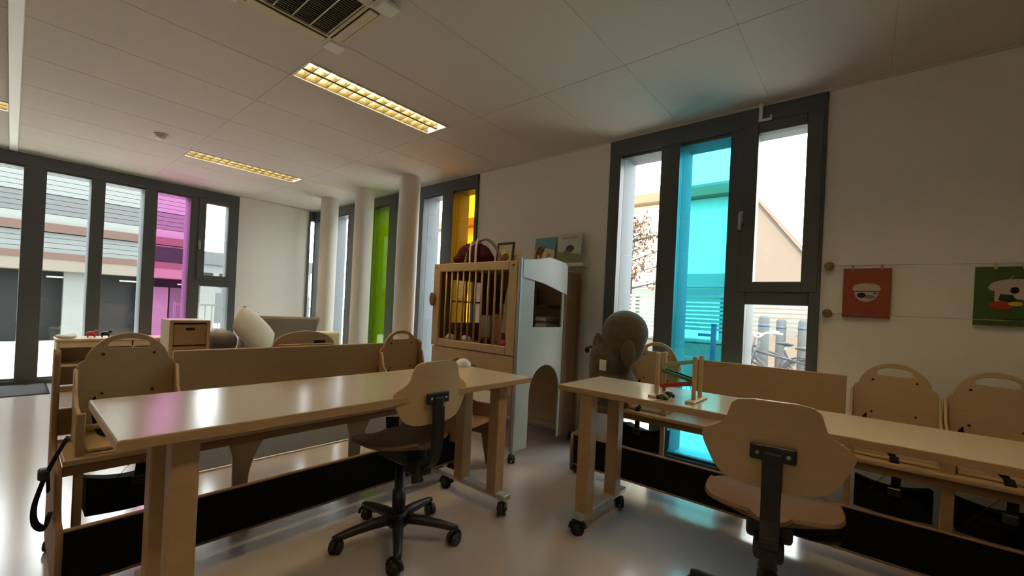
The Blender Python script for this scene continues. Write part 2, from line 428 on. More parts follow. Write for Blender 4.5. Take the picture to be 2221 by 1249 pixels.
# ------------------------------------------------------------------ benches and baby seats
def bench(label, loc, rz, L, panel, supports):
    """local: x along, y=0 back plane, front toward -y"""
    t = thing('bench', label, 'bench', loc, rz, 'wooden benches with a black footrest')
    box('back_panel', (panel[0], 0, .40), (panel[1], .02, .862), plyx_m, t, .004)
    box('back_rail', (.02, .02, .50), (L-.02, .05, .62), plyx_m, t, .004)
    box('seat_board', (.02, -.36, .465), (L-.02, -.002, .49), plyx_m, t, .006, 2)
    box('seat_apron', (.02, -.345, .425), (L-.02, -.325, .464), dwood_m, t, .003)
    pl = box('footrest', (.021, -.512, .075), (L-.021, -.492, .272), rubber_m, t, .003)
    box('edge_strip', (.021, -.514, .2725), (L-.021, -.490, .280), dwood_m, pl, .002); box('base_strip', (.021, -.516, .064), (L-.021, -.490, .0745), dwood_m, pl, .002)
    out = [(-.53, .05), (.06, .05), (.06, .87), (.04, .885), (-.02, .885), (-.045, .86), (-.05, .52), (-.075, .47), (-.35, .46), (-.37, .44), (-.40, .33), (-.44, .29), (-.53, .285)]
    for x in (0, L-.02): board('side_panel', out, [], .02, dwood_m, t, 'yz', x)
    for x in supports:
        o2 = [(x-.045, .0), (x+.035, .0)]+[(x+.035+.018*math.sin(PI*k/8)*(-1)+(.05*max(0, (k-4)/4)**2), .0+.424*k/8) for k in range(1, 9)]+[(x-.075, .424), (x-.055, .36)]
        board('support', o2, [], .022, ply_m, t, 'xz', -.322)
    for x in (.03, L-.03):
        for y in (-.47, .02): caster(t, (x, y, 0), 1.1, .026)
    return t
def baby_seat(label, loc, rz):
    """local: x centred width .36, y=0 back plane, front toward -y, z from the floor"""
    t = thing('baby_seat', label, 'baby seat', loc, rz, 'wooden baby seats clamped on the benches')
    hw = .178
    out = [(-hw, .505), (hw, .505), (hw, .80), (hw-.012, .825)]+arc(0, .80, .155, .158, 12, 168, 20)+[(-hw+.012, .825), (-hw, .80)]
    slot = arc(0, .905, .075, .026, 0, 180, 10)+arc(-.06, .897, .015, .01, 180, 270, 3)+arc(.06, .897, .015, .01, 270, 360, 3)
    board('backrest', out, [slot], .016, ply_m, t, 'xz', -.018)
    sb = box('seat', (-hw+.02, -.30, .492), (hw-.02, -.02, .508), ply_m, t, .006, 2)
    for s in (-1, 1):
        x = s*hw
        so_ = [(-.02, .492), (-.02, .80), (-.045, .80), (-.075, .70), (-.14, .655), (-.27, .64), (-.295, .62), (-.30, .492)]
        board('side_panel', so_, [], .014, ply_m, t, 'yz', x-.007)
        box('front_post', (x-.014, -.325, .205), (x+.014, -.301, .66), beech_m, t, .004)
        for z in (.88, .70): tube('screw', [(s*.09, -.022, z-.02), (s*.09, -.0181, z-.02)], .006, black_m, t, 8)
    tube('front_bar', [(-hw, -.312, .60), (hw, -.312, .60)], .011, beech_m, t, 10)
    ribbon('crotch_strap', smooth_path([(0, -.29, .512), (.0, -.326, .50), (.01, -.335, .44), (.005, -.33, .35)]), .035, .004, (1, 0, 0), strap_m, t)
    box('buckle', (-.02, -.343, .33), (.03, -.328, .37), black_m, t, .004)
    ribbon('shoulder_strap', smooth_path([(-.12, -.03, .66), (-.10, -.12, .53), (-.02, -.24, .53), (.0, -.33, .47), (-.05, -.34, .40), (-.12, -.338, .30)]), .028, .004, (.6, 0, .8), strap_m, t)
    # black cloth pouch hanging under the seat
    bm = bmesh.new(); n = 9; rows = []
    for i in range(n):
        u = i/(n-1); x = -hw+.03+u*(2*hw-.06); sag = .03*math.sin(PI*u)
        rows.append([(x, -.255+.02*math.sin(PI*u)*0, .375-sag), (x, -.262-.05*math.sin(PI*u), .30), (x, -.255-.03*math.sin(PI*u), .215), (x, -.10, .21), (x, -.08, .34-sag)])
    V = [[bm.verts.new(p) for p in r] for r in rows]
    for i in range(n-1):
        for k in range(5): bm.faces.new((V[i][k], V[i][(k+1) % 5], V[i+1][(k+1) % 5], V[i+1][k]))
    bm.faces.new(V[0]); bm.faces.new(V[-1][::-1])
    link('cloth_pouch', bm, strap_m, t)
    return t
BY, BX = 2.70, .13
bench('wooden bench behind the left table with a long plain back', (BX, BY, 0), 0, 1.95, (.415, 1.72), (.66, 1.28))
bs = baby_seat('round backed baby seat at the left end of the left bench', (.375, BY, 0), 0)
dup(bs, (2.0-.09, BY, 0), 0, 'round backed baby seat beside the barred playhouse')
RX, RY = 3.15, 1.60
bench('wooden bench along the wall under the turquoise window', (RX, RY, 0), -PI/2, 2.60, (.685, 1.52), (1.05,))
dup(bs, (RX, 1.20, 0), -PI/2, 'round backed baby seat behind the wooden ramp toy')
dup(bs, (RX, -.125, 0), -PI/2, 'round backed baby seat below the gap between the two pictures')
dup(bs, (RX, -.50, 0), -PI/2, 'round backed baby seat below the green picture')
# harness hanging outside the left bench end
t = thing('harness_strap', 'black padded harness strap looped over the left bench end', 'strap', (.13, 2.33, .42))
ribbon('strap_loop', smooth_path([(.03, .02, .16), (.0, -.01, .10), (-.02, -.02, .05), (-.035, -.02, -.0), (-.05, -.03, -.07), (-.045, -.03, -.13), (-.02, -.01, -.16), (-.008, .04, -.13)]), .035, .012, (0.2, 1, 0), strap_m, t)
ribbon('upper_strap', smooth_path([(-.02, .0, .06), (-.016, .03, .01), (-.012, .06, -.05)]), .03, .006, (0.2, 1, 0), strap_m, t)
box('strap_buckle', (-.045, -.04, .025), (-.015, 0, .065), black_m, t, .006)

# child chair with rounded back near the end of the left table
t = thing('child_chair', 'low wooden child chair with rounded back behind the table end', 'chair', (2.12, 2.30, 0), math.radians(12))
board('backrest', [(-.13, .36), (.13, .36), (.13, .64)]+arc(0, .64, .13, .14, 0, 180, 16), [arc(0, .70, .05, .018, 0, 360, 14)[:-1]], .014, ply_m, t, 'xz', 0)
box('seat', (-.14, -.26, .33), (.14, .0, .35), dwood_m, t, .008, 2)
for s in (-1, 1):
    board('side_panel', [(-.26, .0), (-.21, .0), (-.16, .22), (-.07, .22), (-.03, 0), (.014, 0), (.014, .50), (-.10, .45), (-.26, .45)], [], .014, dwood_m, t, 'yz', s*.147-.007)

# ------------------------------------------------------------------ office chairs
def office_chair(label, loc, rz, base_rot):
    """local: faces +y; origin = hub on the floor"""
    t = thing('office_chair', label, 'office chair', loc, rz, 'plywood swivel chairs')
    zs = [0, .006, .02, .05, .09, .12, .145, .16, .175, .19, .205, .22, .25, .28, .295, .303]
    ws = [.07, .11, .145, .172, .192, .205, .213, .211, .197, .172, .152, .140, .131, .122, .105, .06]
    rows = []
    for z, wv in zip(zs, ws):
        rows.append([(wv*(-1+2*k/12), -.235-.02*z/.3+.55*(wv*(-1+2*k/12))**2, .618+z*.945) for k in range(13)])
    sheet('backrest', rows, .012, ply_m, t)
    n = 14; rows = []
    for i in range(n+1):
        v = i/n; y = -.20+.44*v
        wv = .215*(1-abs(2*v-1)**4)**.5*(.86+.14*math.sin(PI*min(1, v*1.1))) if 0 < v < 1 else .05
        wv = max(wv, .06)
        rows.append([(wv*(-1+2*k/12), y, .492+.05*abs(-1+2*k/12)**2.5*(.5 if v < .7 else .2)-.05*max(0, v-.75)**1.5*4+.02*max(0, .2-v)*3) for k in range(13)])
    sheet('seat', rows, .013, mat('seat_veneer', (106, 80, 55), .7, noise=.1, scale=6, stretch=(1, 8, 1), spec=.3), t)
    # bracket on the back
    bm = bmesh.new()
    bx(bm, (-.064, -.264, .715), (.064, -.25, .765), .013, 3); bx(bm, (-.028, -.27, .60), (.028, -.252, .745), .008, 2)
    link('back_bracket', bm, black_m, t)
    for s in (-1, 1): tube('bolt', [(s*.042, -.266, .738), (s*.042, -.262, .738)], .006, metal_m, t, 10)
    bm = bmesh.new(); P = smooth_path([(0, -.263, .70), (0, -.268, .60), (0, -.262, .52), (0, -.235, .44), (0, -.17, .405), (0, -.08, .41)], 5)
    for i in range(len(P)-1):
        d = (P[i+1]-P[i]); n_ = Vector((0, -d.z, d.y)).normalized()*.011
        vs_ = [bm.verts.new(Vector((sx, q.y, q.z))+s*n_) for q in (P[i], P[i+1]) for sx in (-.027, .027) for s in (-1, 1)]
        bmesh.ops.convex_hull(bm, input=vs_)
    link('back_post', bm, black_m, t)
    bm = bmesh.new(); bx(bm, (-.07, -.12, .40), (.07, .10, .475), .015, 2); bx(bm, (-.045, -.19, .36), (.045, -.07, .43), .015, 2)
    link('tilt_mechanism', bm, black_m, t)
    tube('lever', smooth_path([(.05, -.04, .42), (.14, -.06, .425), (.20, -.07, .44)]), .007, black_m, t, 8)
    tube('tension_knob', [(0, -.12, .38), (0, -.14, .32)], [.022, .03], black_m, t, 14)
    tube('gas_column', [(0, 0, .09), (0, 0, .24), (0, 0, .241), (0, 0, .42)], [.034, .032, .024, .024], black_m, t, 18)
    tube('hub', [(0, 0, .065), (0, 0, .075), (0, 0, .125), (0, 0, .135)], [.04, .05, .048, .038], black_m, t, 20)
    for k in range(5):
        a = base_rot+2*PI*k/5; c, s = math.cos(a), math.sin(a)
        pts = [(c*r_, s*r_, z) for r_, z in ((.03, .105), (.12, .10), (.2, .09), (.27, .078), (.30, .07))]
        bm = bmesh.new(); tb(bm, pts, [.028, .025, .022, .019, .015], 8); link('base_arm', bm, black_m, t, True)
        caster(t, (c*.29, s*.29, 0), a+.9, .029)
    return t
office_chair('plywood swivel chair tucked under the left table', (1.265, 1.735, 0), 0, math.radians(-125))
office_chair('plywood swivel chair in front of the right table', (1.823, .25, 0), math.radians(-82), math.radians(-125+63+72))

# ------------------------------------------------------------------ barred playhouse unit
t = thing('playhouse', 'wooden playhouse unit with barred front and house shaped side', 'playhouse', (0, 0, 0))
t.location = (2.45, 2.0, 0); PX, PYd = .89, 1.0
# front face (x=0 plane), frame with bars
def fb_(name, y0, y1, z0, z1, m=ply_m, x0=0., x1=.03): return box(name, (x0, y0, z0), (x1, y1, z1), m, t, .005)
fb_('front_stile', .02, .115, .80, 1.525); fb_('front_stile', .915, PYd, .80, 1.525)
fb_('front_rail', .1155, .9145, 1.455, 1.525); fb_('front_rail', .1155, .9145, .80, .865)
br = None
for k in range(10):
    y = .1155+.799*(k+1)/11
    if br is None: br = tube('bar', [(.015, 0, .86), (.015, 0, 1.46)], .0085, ply_m, t, 8); br.location = (0, y, 0)
    else: again(br, t, (0, y, 0))
box('front_panel', (.004, .03, .50), (.022, PYd-.01, .795), ply_m, t, .004)
for y in (.067, .957): tube('screw', [(-.003, y, 1.49), (.0, y, 1.49)], .009, black_m, t, 8)
board('rocker_knob', arc(0, 1.21, .03, .06, 0, 360, 14)[:-1], [], .03, dwood_m, t, 'yz', -.03).location = (0, .985, 0)
# corner post with the white edge
box('corner_post', (-.004, -.01, .075), (.022, .02, 1.545), silver_m, t, .004)
box('corner_stile', (.0, .021, .08), (.03, .0295, 1.54), dwood_m, t, .002)
# house side (y=0 plane)
house = [(.022, .08), (.18, .08), (.18, .50)]+arc(.385, .50, .205, .21, 180, 0, 16)+[(.59, .08), (.62, .08), (.62, 1.50), (.022, 1.50)]
winh = [(.19, 1.02), (.585, 1.02), (.585, 1.40), (.19, 1.40)]
board('house_panel', house, [winh], .014, house_m, t, 'xz', 0)
board('roof_panel', [(.023, 1.40), (.30, 1.37), (.64, 1.30), (.64, 1.545), (.60, 1.57), (.36, 1.59), (.20, 1.555), (.023, 1.535)], [], .012, roof_m, t, 'xz', -.0125)
box('side_panel', (.621, .0, .08), (PX, .018, 1.50), dwood_m, t, .004)
box('side_stile', (PX-.05, -.014, .08), (PX-.012, -.001, 1.50), dwood_m, t, .003)
box('rear_panel', (PX-.018, .0185, .08), (PX, PYd, 1.50), ply_m, t, .003)
board('end_panel', [(.031, .42), (PX-.019, .42), (PX-.019, 1.50), (.031, 1.50)], [[(.20, 1.0), (.60, 1.0), (.60, 1.40), (.20, 1.40)]], .018, dwood_m, t, 'xz', PYd-.018)
box('window_bar', (.392, PYd-.016, 1.0), (.408, PYd-.002, 1.40), dwood_m, t, 0); box('window_bar', (.20, PYd-.0155, 1.192), (.391, PYd-.0025, 1.208), dwood_m, t, 0); box('window_bar', (.409, PYd-.0155, 1.192), (.60, PYd-.0025, 1.208), dwood_m, t, 0)
box('top_board', (.031, .0185, 1.501), (PX-.001, PYd-.001, 1.522), ply_m, t, .004)
box('middle_floor', (.031, .02, .80), (PX-.02, PYd-.02, .83), ply_m, t, .003)
box('bottom_rail', (PX-.034, .019, .06), (PX-.0185, PYd-.02, .10), ply_m, t, .003)
# slit window in the rear wall is glazed by the room window behind; inner shelf
box('inner_shelf', (.66, .20, 1.18), (PX-.02, .70, 1.2), dwood_m, t, .003)
for x, y in ((.02, .02), (.86, .03), (.02, .97), (.86, .97)): caster(t, (x, y, 0), .8, .03)
# things kept inside the playhouse
def inner(name, label, cat, lo, hi, m):
    o = thing(name, label, cat, ((lo[0]+hi[0])/2, (lo[1]+hi[1])/2, lo[2])); hx, hy, hz = (hi[0]-lo[0])/2, (hi[1]-lo[1])/2, hi[2]-lo[2]
    box('box', (-hx, -hy, 0), (hx, hy, hz*.86), m, o, .008, 2); box('lid', (-hx-.004, -hy-.004, hz*.86), (hx+.004, hy+.004, hz), m, o, .006, 2)
inner('storage_box', 'orange storage box behind the playhouse bars', 'box', (2.98, 2.62, .831), (3.20, 2.74, 1.10), mat('apricot', (214, 150, 100), .6))
inner('storage_box', 'white storage box standing behind the playhouse bars', 'box', (2.98, 2.46, .831), (3.20, 2.58, 1.12), white_m)
inner('storage_box', 'yellow storage box behind the playhouse bars', 'box', (2.98, 2.78, .831), (3.20, 2.90, 1.08), fabric_c)
inner('storage_box', 'upper white box on the playhouse inner shelf', 'box', (3.10, 2.45, 1.201), (3.28, 2.57, 1.36), white_m)
inner('storage_box', 'dark maroon box on the playhouse inner shelf', 'box', (3.10, 2.64, 1.201), (3.28, 2.80, 1.33), maroon_m)
t = thing('doll_dress', 'cream cloth hanging behind the playhouse bars', 'cloth', (2.80, 2.38, 1.36))
rows = []
for i in range(8):
    v = i/7; hw2 = .035+.065*v**.6
    rows.append([(.012*math.sin(k*1.9+i*.3)*v, hw2*(-1+2*k/10), -.42*v) for k in range(11)])
sheet('cloth', rows, .004, fabric_c, t)
tube('hanger_hook', smooth_path([(0, 0, 0), (0, .0, .07), (0, .015, .10), (0, .03, .138)]), .004, metal_m, t, 6)
for i, (y, m, l) in enumerate(((2.22, red_m, 'red stuffed ball on the playhouse floor near the house side'), (2.42, maroon_m, 'maroon stuffed ball on the playhouse floor'), (2.86, fabric_w, 'white stuffed ball behind the leftmost bars'), (2.66, fabric_w, 'white stuffed ball behind the middle bars'))):
    o = blob('stuffed_ball', [((0, 0, .038), (.05, .055, .038)), ((.01, .03, .05), (.03, .03, .03))], m, None, .012); o.location = (2.56, y, .831); tag(o, l, 'toy', 'stuffed balls in the playhouse')
t = thing('towel_stack', 'folded white towels seen through the house window', 'towels', (3.08, 2.18, .831))
for k in range(5): box('folded_towel', (-.11, -.06, .055*k), (.11, .06, .055*k+.05), fabric_w, t, .02, 3)

# on top of the playhouse -----------------------------------------------------------
t = thing('play_arch', 'dark red baby bouncer with white toy arches on the playhouse', 'baby bouncer', (2.68, 2.70, 1.523))
blob('padded_shell', [((0, .03, .105), (.13, .18, .105)), ((.0, .13, .06), (.12, .13, .06)), ((0, -.06, .07), (.12, .12, .07))], maroon_m, t, .014)
for dy, hgt in ((-.02, .235), (.05, .215)):
    tube('toy_arch', smooth_path([(-.13, dy-.1, 0.006), (-.12, dy-.09, .12), (-.06, dy-.04, hgt-.02), (.0, dy, hgt), (.06, dy+.03, hgt-.03), (.12, dy+.06, .12), (.13, dy+.07, 0.006)]), .009, white_m, t, 8)
tube('toy_arch', smooth_path([(-.12, .02, .006), (-.1, -.02, .15), (0, -.10, .235), (.06, -.18, .16), (.08, -.22, .05), (.08, -.225, .006)]), .012, mat('beige_webbing', (150, 130, 110), .8), t, 8)
blob('hanging_toy', [((.08, -.215, .05), (.02, .022, .03))], red_m, t, .008)
blob('hanging_toy', [((0, .20, .045), (.04, .05, .045))], red_m, t, .008)
def frame_thing(name, label, cat, loc, w_, h_, rz, tilt, build, th=.012, fm=None):
    o = thing(name, label, cat, loc, rz); o.rotation_euler = (tilt, 0, rz)
    build(o, w_, h_, th); return o
def b_frame(o, w_, h_, th):
    bm = bmesh.new(); e = .02
    bx(bm, (-w_/2, 0, 0), (w_/2, th, e)); bx(bm, (-w_/2, 0, h_-e), (w_/2, th, h_)); bx(bm, (-w_/2, 0, e), (-w_/2+e, th, h_-e)); bx(bm, (w_/2-e, 0, e), (w_/2, th, h_-e))
    link('frame', bm, black_m, o); box('picture', (-w_/2+e, th*.3, e), (w_/2-e, th*.8, h_-e), white_p, o, 0)
    board('print', arc(.01, h_*.4, w_*.2, h_*.16, 0, 360, 14)[:-1], [], .001, brown_p, o, 'xz', th*.3-.0015, 0)
    board('print', arc(-.02, h_*.62, w_*.14, h_*.1, 0, 360, 14)[:-1], [], .001, fabric_c, o, 'xz', th*.3-.0015, 0)
FZ = -PI/2   # faces -x: local -y -> -x
frame_thing('framed_photo', 'dark framed picture leaning behind the baby bouncer', 'picture frame', (2.84, 2.52, 1.5245), .20, .23, FZ, -.12, b_frame)
def b_card(o, w_, h_, th):
    box('card', (-w_/2, 0, 0), (w_/2, th, h_), sand_p, o, 0)
    for k in range(3): box('print', (-w_*.35, -.0008, h_*(.3+.2*k)), (w_*(.1+.1*k), -.0001, h_*(.33+.2*k)), grey_p, o, 0)
frame_thing('greeting_card', 'small pale card leaning between frame and books', 'card', (2.96, 2.50, 1.523), .13, .17, FZ, -.15, b_card, .002)
# wall ledge with the two picture books
lg = thing('picture_ledge', 'narrow white ledge on the wall holding picture books', 'shelf', (XR-.055, 2.33, 1.575))
box('shelf_board', (-.055, -.36, 0), (.054, .36, .018), white_m, lg, .003); box('front_lip', (-.06, -.36, .0), (-.0555, .36, .03), white_m, lg, .001); box('back_board', (.046, -.36, .0185), (.054, .36, .04), white_m, lg, .001)
def book_base(o, w_, h_, th, cov):
    box('cover', (-w_/2, 0, 0), (w_/2, th, h_), cov, o, .002); box('pages', (-w_/2+.006, .003, .004), (w_/2+.001, th-.003, h_-.004), white_p, o, 0)
def pr_(o, pts, m, d=.0012): return board('print', pts, [], .0008, m, o, 'xz', -d, 0)
def b_camel(o, w_, h_, th):
    book_base(o, w_, h_, th, sky_p)
    pr_(o, [(-w_/2, 0), (w_/2, 0), (w_/2, h_*.5), (0, h_*.62), (-w_/2, h_*.55)], sand_p, .0009)
    pr_(o, [(-.10, .08), (-.095, .0), (-.08, 0), (-.078, .09), (-.045, .09), (-.04, 0), (-.025, 0), (-.02, .10), (.0, .13), (.01, .17), (-.01, .175), (-.02, .15), (-.035, .17), (-.05, .185), (-.07, .17), (-.085, .155), (-.10, .13)], brown_p, .002)
    pr_(o, arc(.06, .06, .03, .05, 0, 360, 12)[:-1], mat('olive_print', (120, 124, 80), .7), .002)
def b_bird(o, w_, h_, th):
    book_base(o, w_, h_, th, mat('pale_cover', (196, 204, 190), .6))
    pr_(o, [(-w_/2, .0), (w_/2, 0), (w_/2, h_*.3), (-w_/2, h_*.42)], mat('moss_print', (128, 142, 96), .6), .0009)
    pr_(o, arc(.01, h_*.5, .045, .035, 0, 360, 14)[:-1], mat('slate_print', (70, 66, 62), .6), .002)
    pr_(o, arc(-.02, h_*.36, .035, .03, 0, 360, 14)[:-1], grey_p, .0028)
    pr_(o, [(-.08, h_*.84), (.08, h_*.86), (.08, h_*.9), (-.08, h_*.88)], mat('rose_print', (190, 130, 120), .6), .002)
frame_thing('picture_book', 'picture book with a camel on its blue cover', 'book', (3.328, 2.44, 1.605), .25, .265, FZ, -.14, b_camel, .01)
frame_thing('picture_book', 'pale picture book with a dark bird beside the camel book', 'book', (3.332, 2.16, 1.605), .26, .28, FZ, -.14, b_bird, .01)

# ------------------------------------------------------------------ table top toys
t = thing('ramp_toy', 'wooden zigzag car ramp toy on the right table', 'toy', (2.13, .70, TH), math.radians(-90))
RL, RD = .21, .12     # local x along world -y, local y along world +x
for sx in (-1, 1):
    for sy in (-1, 1): box('post', (sx*RL*.42-.009, sy*RD*.4-.009, .012), (sx*RL*.42+.009, sy*RD*.4+.009, .215), ply_m, t, .003)
for sx in (-1, 1): box('base_board', (sx*RL*.42-.022, -RD*.9, 0), (sx*RL*.42+.022, RD*.9, .0115), ply_m, t, .003)
for z, s, m in ((.165, -1, mat('pale_green_paint', (150, 178, 130), .4)), (.105, 1, green_m), (.06, -1, red_m)):
    bm = bmesh.new(); hx = RL*.38
    for yy, h in ((-.026, .014), (.026, .014)):
        bx(bm, (-hx, yy-.002, .0), (hx, yy+.002, h))
    bx(bm, (-hx, -.026, -.003), (hx, .026, .0))
    o = link('ramp', bm, m, t); o.location = (0, 0, z); o.rotation_euler = (0, s*.22, 0)
def toy_car(label, loc, rz, m):
    c = thing('toy_car', label, 'toy car', loc, rz, 'little toy cars')
    board('car_body', [(-.028, .008), (.028, .008), (.029, .016), (.014, .019), (.008, .028), (-.012, .028), (-.02, .019), (-.028, .018)], [], .024, m, c, 'xz', -.012, .002)
    for x in (-.016, .016):
        for y in (-.0155, .0125): tube('wheel', [(x, y, .008), (x, y+.003, .008)], .008, black_m, c, 12)
toy_car('little black toy car standing between the ramp posts', (2.10, .735, TH), 1.2, black_m)
toy_car('little green toy car at the near foot of the ramp', (2.02, .735, TH), 1.4, mat('olive_paint', (96, 100, 40), .4))
t = thing('toy_sun_hat', 'small white and dark toy cap at the far table corner', 'toy', (1.965, 2.06, TH))
rows = [[(.055*math.cos(a)*math.cos(b), .055*math.sin(a)*math.cos(b), .05*math.sin(b)) for a in [2*PI*k/16 for k in range(17)]] for b in [math.radians(d) for d in (2, 20, 40, 60, 80, 88)]]
sheet('crown', rows, .002, white_m, t); sheet('brim', [[(.05*math.cos(a), .05*math.sin(a), .006), (.095*math.cos(a), .085*math.sin(a), .004)] for a in [math.radians(-60+10*k) for k in range(13)]], .003, black_m, t)

# plush elephant --------------------------------------------------------------------
t = thing('plush_elephant', 'big grey brown plush elephant beside the turquoise window', 'plush toy', (2.83, 1.36, .491), 0)
blob('body', [((0, -.04, .535), (.155, .165, .16)), ((0, -.02, .45), (.145, .165, .15)), ((-.02, .05, .34), (.13, .16, .16)), ((0, .03, .15), (.15, .18, .15)), ((-.10, .10, .10), (.07, .06, .10)), ((-.12, -.06, .10), (.07, .06, .10)),
     ((-.04, .14, .27), (.06, .07, .11)), ((-.08, .13, .22), (.06, .05, .12))], plush_m, t, .013)
blob('ear', [((-.125, -.13, .40), (.018, .055, .095), (0, 0, .75))], plush_m, t, .008); blob('ear', [((-.08, .13, .43), (.02, .06, .10), (0, 0, -.5))], plush_m, t, .01)
tube('tail', smooth_path([(-.02, .17, .36), (-.02, .21, .41), (-.03, .235, .40)]), .01, plush_m, t, 8)
blob('tail_tuft', [((-.03, .24, .385), (.018, .02, .026))], black_m, t, .006)
box('cloth_label', (-.19, -.0, .27), (-.18, .05, .345), fabric_w, t, .003)

# ------------------------------------------------------------------ strung pictures on the wall
for z, l in ((1.53, 'upper'), (1.225, 'lower')):
    t = thing('picture_wire', l+' steel wire with round wooden knob stretched along the wall', 'wire', (XR, .2, z))
    tube('knob', [(-.001, 0, 0), (-.012, 0, 0), (-.02, 0, 0), (-.04, 0, 0), (-.046, 0, 0)], [.012, .012, .026, .026, .018], dwood_m, t, 18)
    tube('wire', [(-.03, -.02, 0), (-.03, -1.8, -.012)], .0015, metal_m, t, 6)
def b_card1(o, w_, h_, th):
    box('card', (-w_/2, 0, -h_), (w_/2, th, 0), orange_p, o, 0)
    pr_(o, arc(0, -.118, .066, .026, 20, 160, 12)+arc(-.055, -.125, .012, .014, 120, 260, 6)+arc(.055, -.125, .012, .014, -80, 60, 6), white_p)
    pr_(o, arc(0, -.145, .058, .06, 180, 360, 16), white_p)
    pr_(o, arc(-.022, -.166, .022, .016, 0, 360, 14)[:-1], black_p, .002)
    pr_(o, arc(.018, -.176, .026, .012, 0, 360, 14)[:-1], grey_p, .0028)
    pr_(o, arc(.042, -.152, .01, .008, 0, 360, 10)[:-1], grey_p, .002)
    pr_(o, [(-.02, -.262), (.03, -.262), (.03, -.268), (-.02, -.268)], brown_p)
    for s in (-1, 1): box('peg', (s*.07-.006, -.006, -.012), (s*.07+.006, th+.006, .022), beech_m, o, .002)
def b_card2(o, w_, h_, th):
    box('card', (-w_/2, 0, -h_), (w_/2, th, 0), green_p, o, 0)
    pr_(o, arc(.03, -.10, .10, .035, 15, 165, 14)+arc(-.06, -.11, .014, .016, 120, 260, 6)+arc(.12, -.11, .014, .016, -80, 60, 6), white_p)
    pr_(o, [(-.05, -.125), (.11, -.125), (.10, -.16), (.05, -.175), (-.02, -.16), (-.03, -.19), (-.045, -.20), (-.05, -.17)], white_p, .0012)
    pr_(o, [(-.03, -.145), (.015, -.15), (.03, -.185), (-.01, -.195), (-.035, -.175)], mat('dark_green_print', (34, 48, 24), .8), .002)
    pr_(o, arc(.02, -.125, .016, .018, 0, 360, 12)[:-1], black_p, .002)
    pr_(o, arc(-.025, -.205, .045, .022, 0, 360, 14)[:-1], mat('red_print', (170, 52, 40), .8), .0028)
    pr_(o, arc(.025, -.196, .026, .012, 0, 360, 14)[:-1], yellow_m, .0036)
    pr_(o, [(-.01, -.275), (.05, -.275), (.05, -.282), (-.01, -.282)], mat('dark_green_print', (34, 48, 24), .8))
    pr_(o, [(.0, -.065), (.004, -.067), (.016, -.05), (.012, -.048)], white_p)
    for s in (-1, 1): box('peg', (s*.05-.006, -.006, -.012), (s*.05+.006, th+.006, .022), yellow_m, o, .002)
frame_thing('hanging_picture', 'orange picture card hanging from the wall wire', 'picture', (XR-.036, .012, 1.51), .228, .305, FZ, .035, b_card1, .003)
frame_thing('hanging_picture', 'green picture card hanging from the wall wire', 'picture', (XR-.036, -.565, 1.505), .25, .315, FZ, .035, b_card2, .003)

# ------------------------------------------------------------------ far end furniture
t = thing('low_cabinet', 'low wooden cabinet in front of the tall windows', 'cabinet', (.34, 6.75, 0))
LC = 1.25
box('top_board', (-.01, -.01, .56), (LC+.01, .40, .585), ply_m, t, .004)
for x in (0, LC/2-.01, LC-.02): box('side_panel', (x, 0, .0), (x+.02, .39, .559), ply_m, t, .003)
box('shelf_board', (.021, .005, .28), (LC/2-.011, .38, .298), ply_m, t, .002); box('shelf_board', (LC/2+.011, .005, .28), (LC-.021, .38, .298), ply_m, t, .002)
box('front_rail', (.021, .0, .49), (LC-.021, .018, .559), ply_m, t, .003); box('back_board', (.0, .391, .02), (LC, .399, .559), ply_m, t, 0)
box('plinth', (.021, .02, .0), (LC-.021, .038, .06), dwood_m, t, .002)
for (x, y, m, l, s) in ((.42, 6.86, fabric_w, 'crumpled white cloth on the low cabinet corner', 0), (.62, 6.9, red_m, 'small red toy animal on the low cabinet', 1), (.74, 6.9, black_m, 'small black toy animal on the low cabinet', 1)):
    if s: o = blob('toy_animal', [((0, 0, .05), (.045, .022, .024)), ((.045, 0, .075), (.02, .016, .018)), ((-.028, .012, .022), (.01, .01, .024)), ((-.028, -.012, .022), (.01, .01, .024)), ((.028, .012, .022), (.01, .01, .024)), ((.028, -.012, .022), (.01, .01, .024))], m, None, .006)
    else: o = blob('crumpled_cloth', [((0, 0, .02), (.09, .06, .022)), ((.04, .02, .035), (.05, .04, .02)), ((-.05, 0, .03), (.04, .04, .018))], m, None, .01)
    o.location = (x, y, .585); tag(o, l, 'toy' if s else 'cloth')
t = thing('drawer_unit', 'small wooden drawer unit beside the grey foam roll', 'drawer unit', (1.12, 4.95, 0))
for x in (-.16, .13): box('side_post', (x, -.0, 0), (x+.03, .35, .90), ply_m, t, .004)
box('top_board', (-.1295, .0, .875), (.1295, .35, .90), ply_m, t, .003); box('back_board', (-.1295, .335, .0), (.1295, .35, .874), ply_m, t, 0)
for k in range(4):
    d = box('drawer', (-.127, .002, .04+.208*k), (.127, .33, .04+.208*k+.195), beech_m, t, .004)
    box('grip_slot', (-.035, -.0008, .04+.208*k+.14), (.035, .0016, .04+.208*k+.165), black_m, d, .0005)
t = thing('sofa', 'taupe corner sofa with high sloping back by the white wall', 'sofa', (2.05, 5.55, 0))
box('base', (-.52, -.62, .06), (.62, .05, .30), fabric_g, t, .03, 3); box('seat_cushion', (-.51, -.62, .301), (.61, .0, .44), fabric_g, t, .05, 4)
board('back_cushion', [(-.33, .40), (.50, .40), (.62, .915), (-.26, .925)], [], .16, fabric_g, t, 'xz', .0, .03)
for x in (-.46, .56): 
    for y in (-.56, 0): tube('foot', [(x, y, 0), (x, y, .059)], .025, black_m, t, 10)
t = thing('foam_roll', 'grey foam roll lying against the sofa end', 'cushion', (1.42, 5.05, .65))
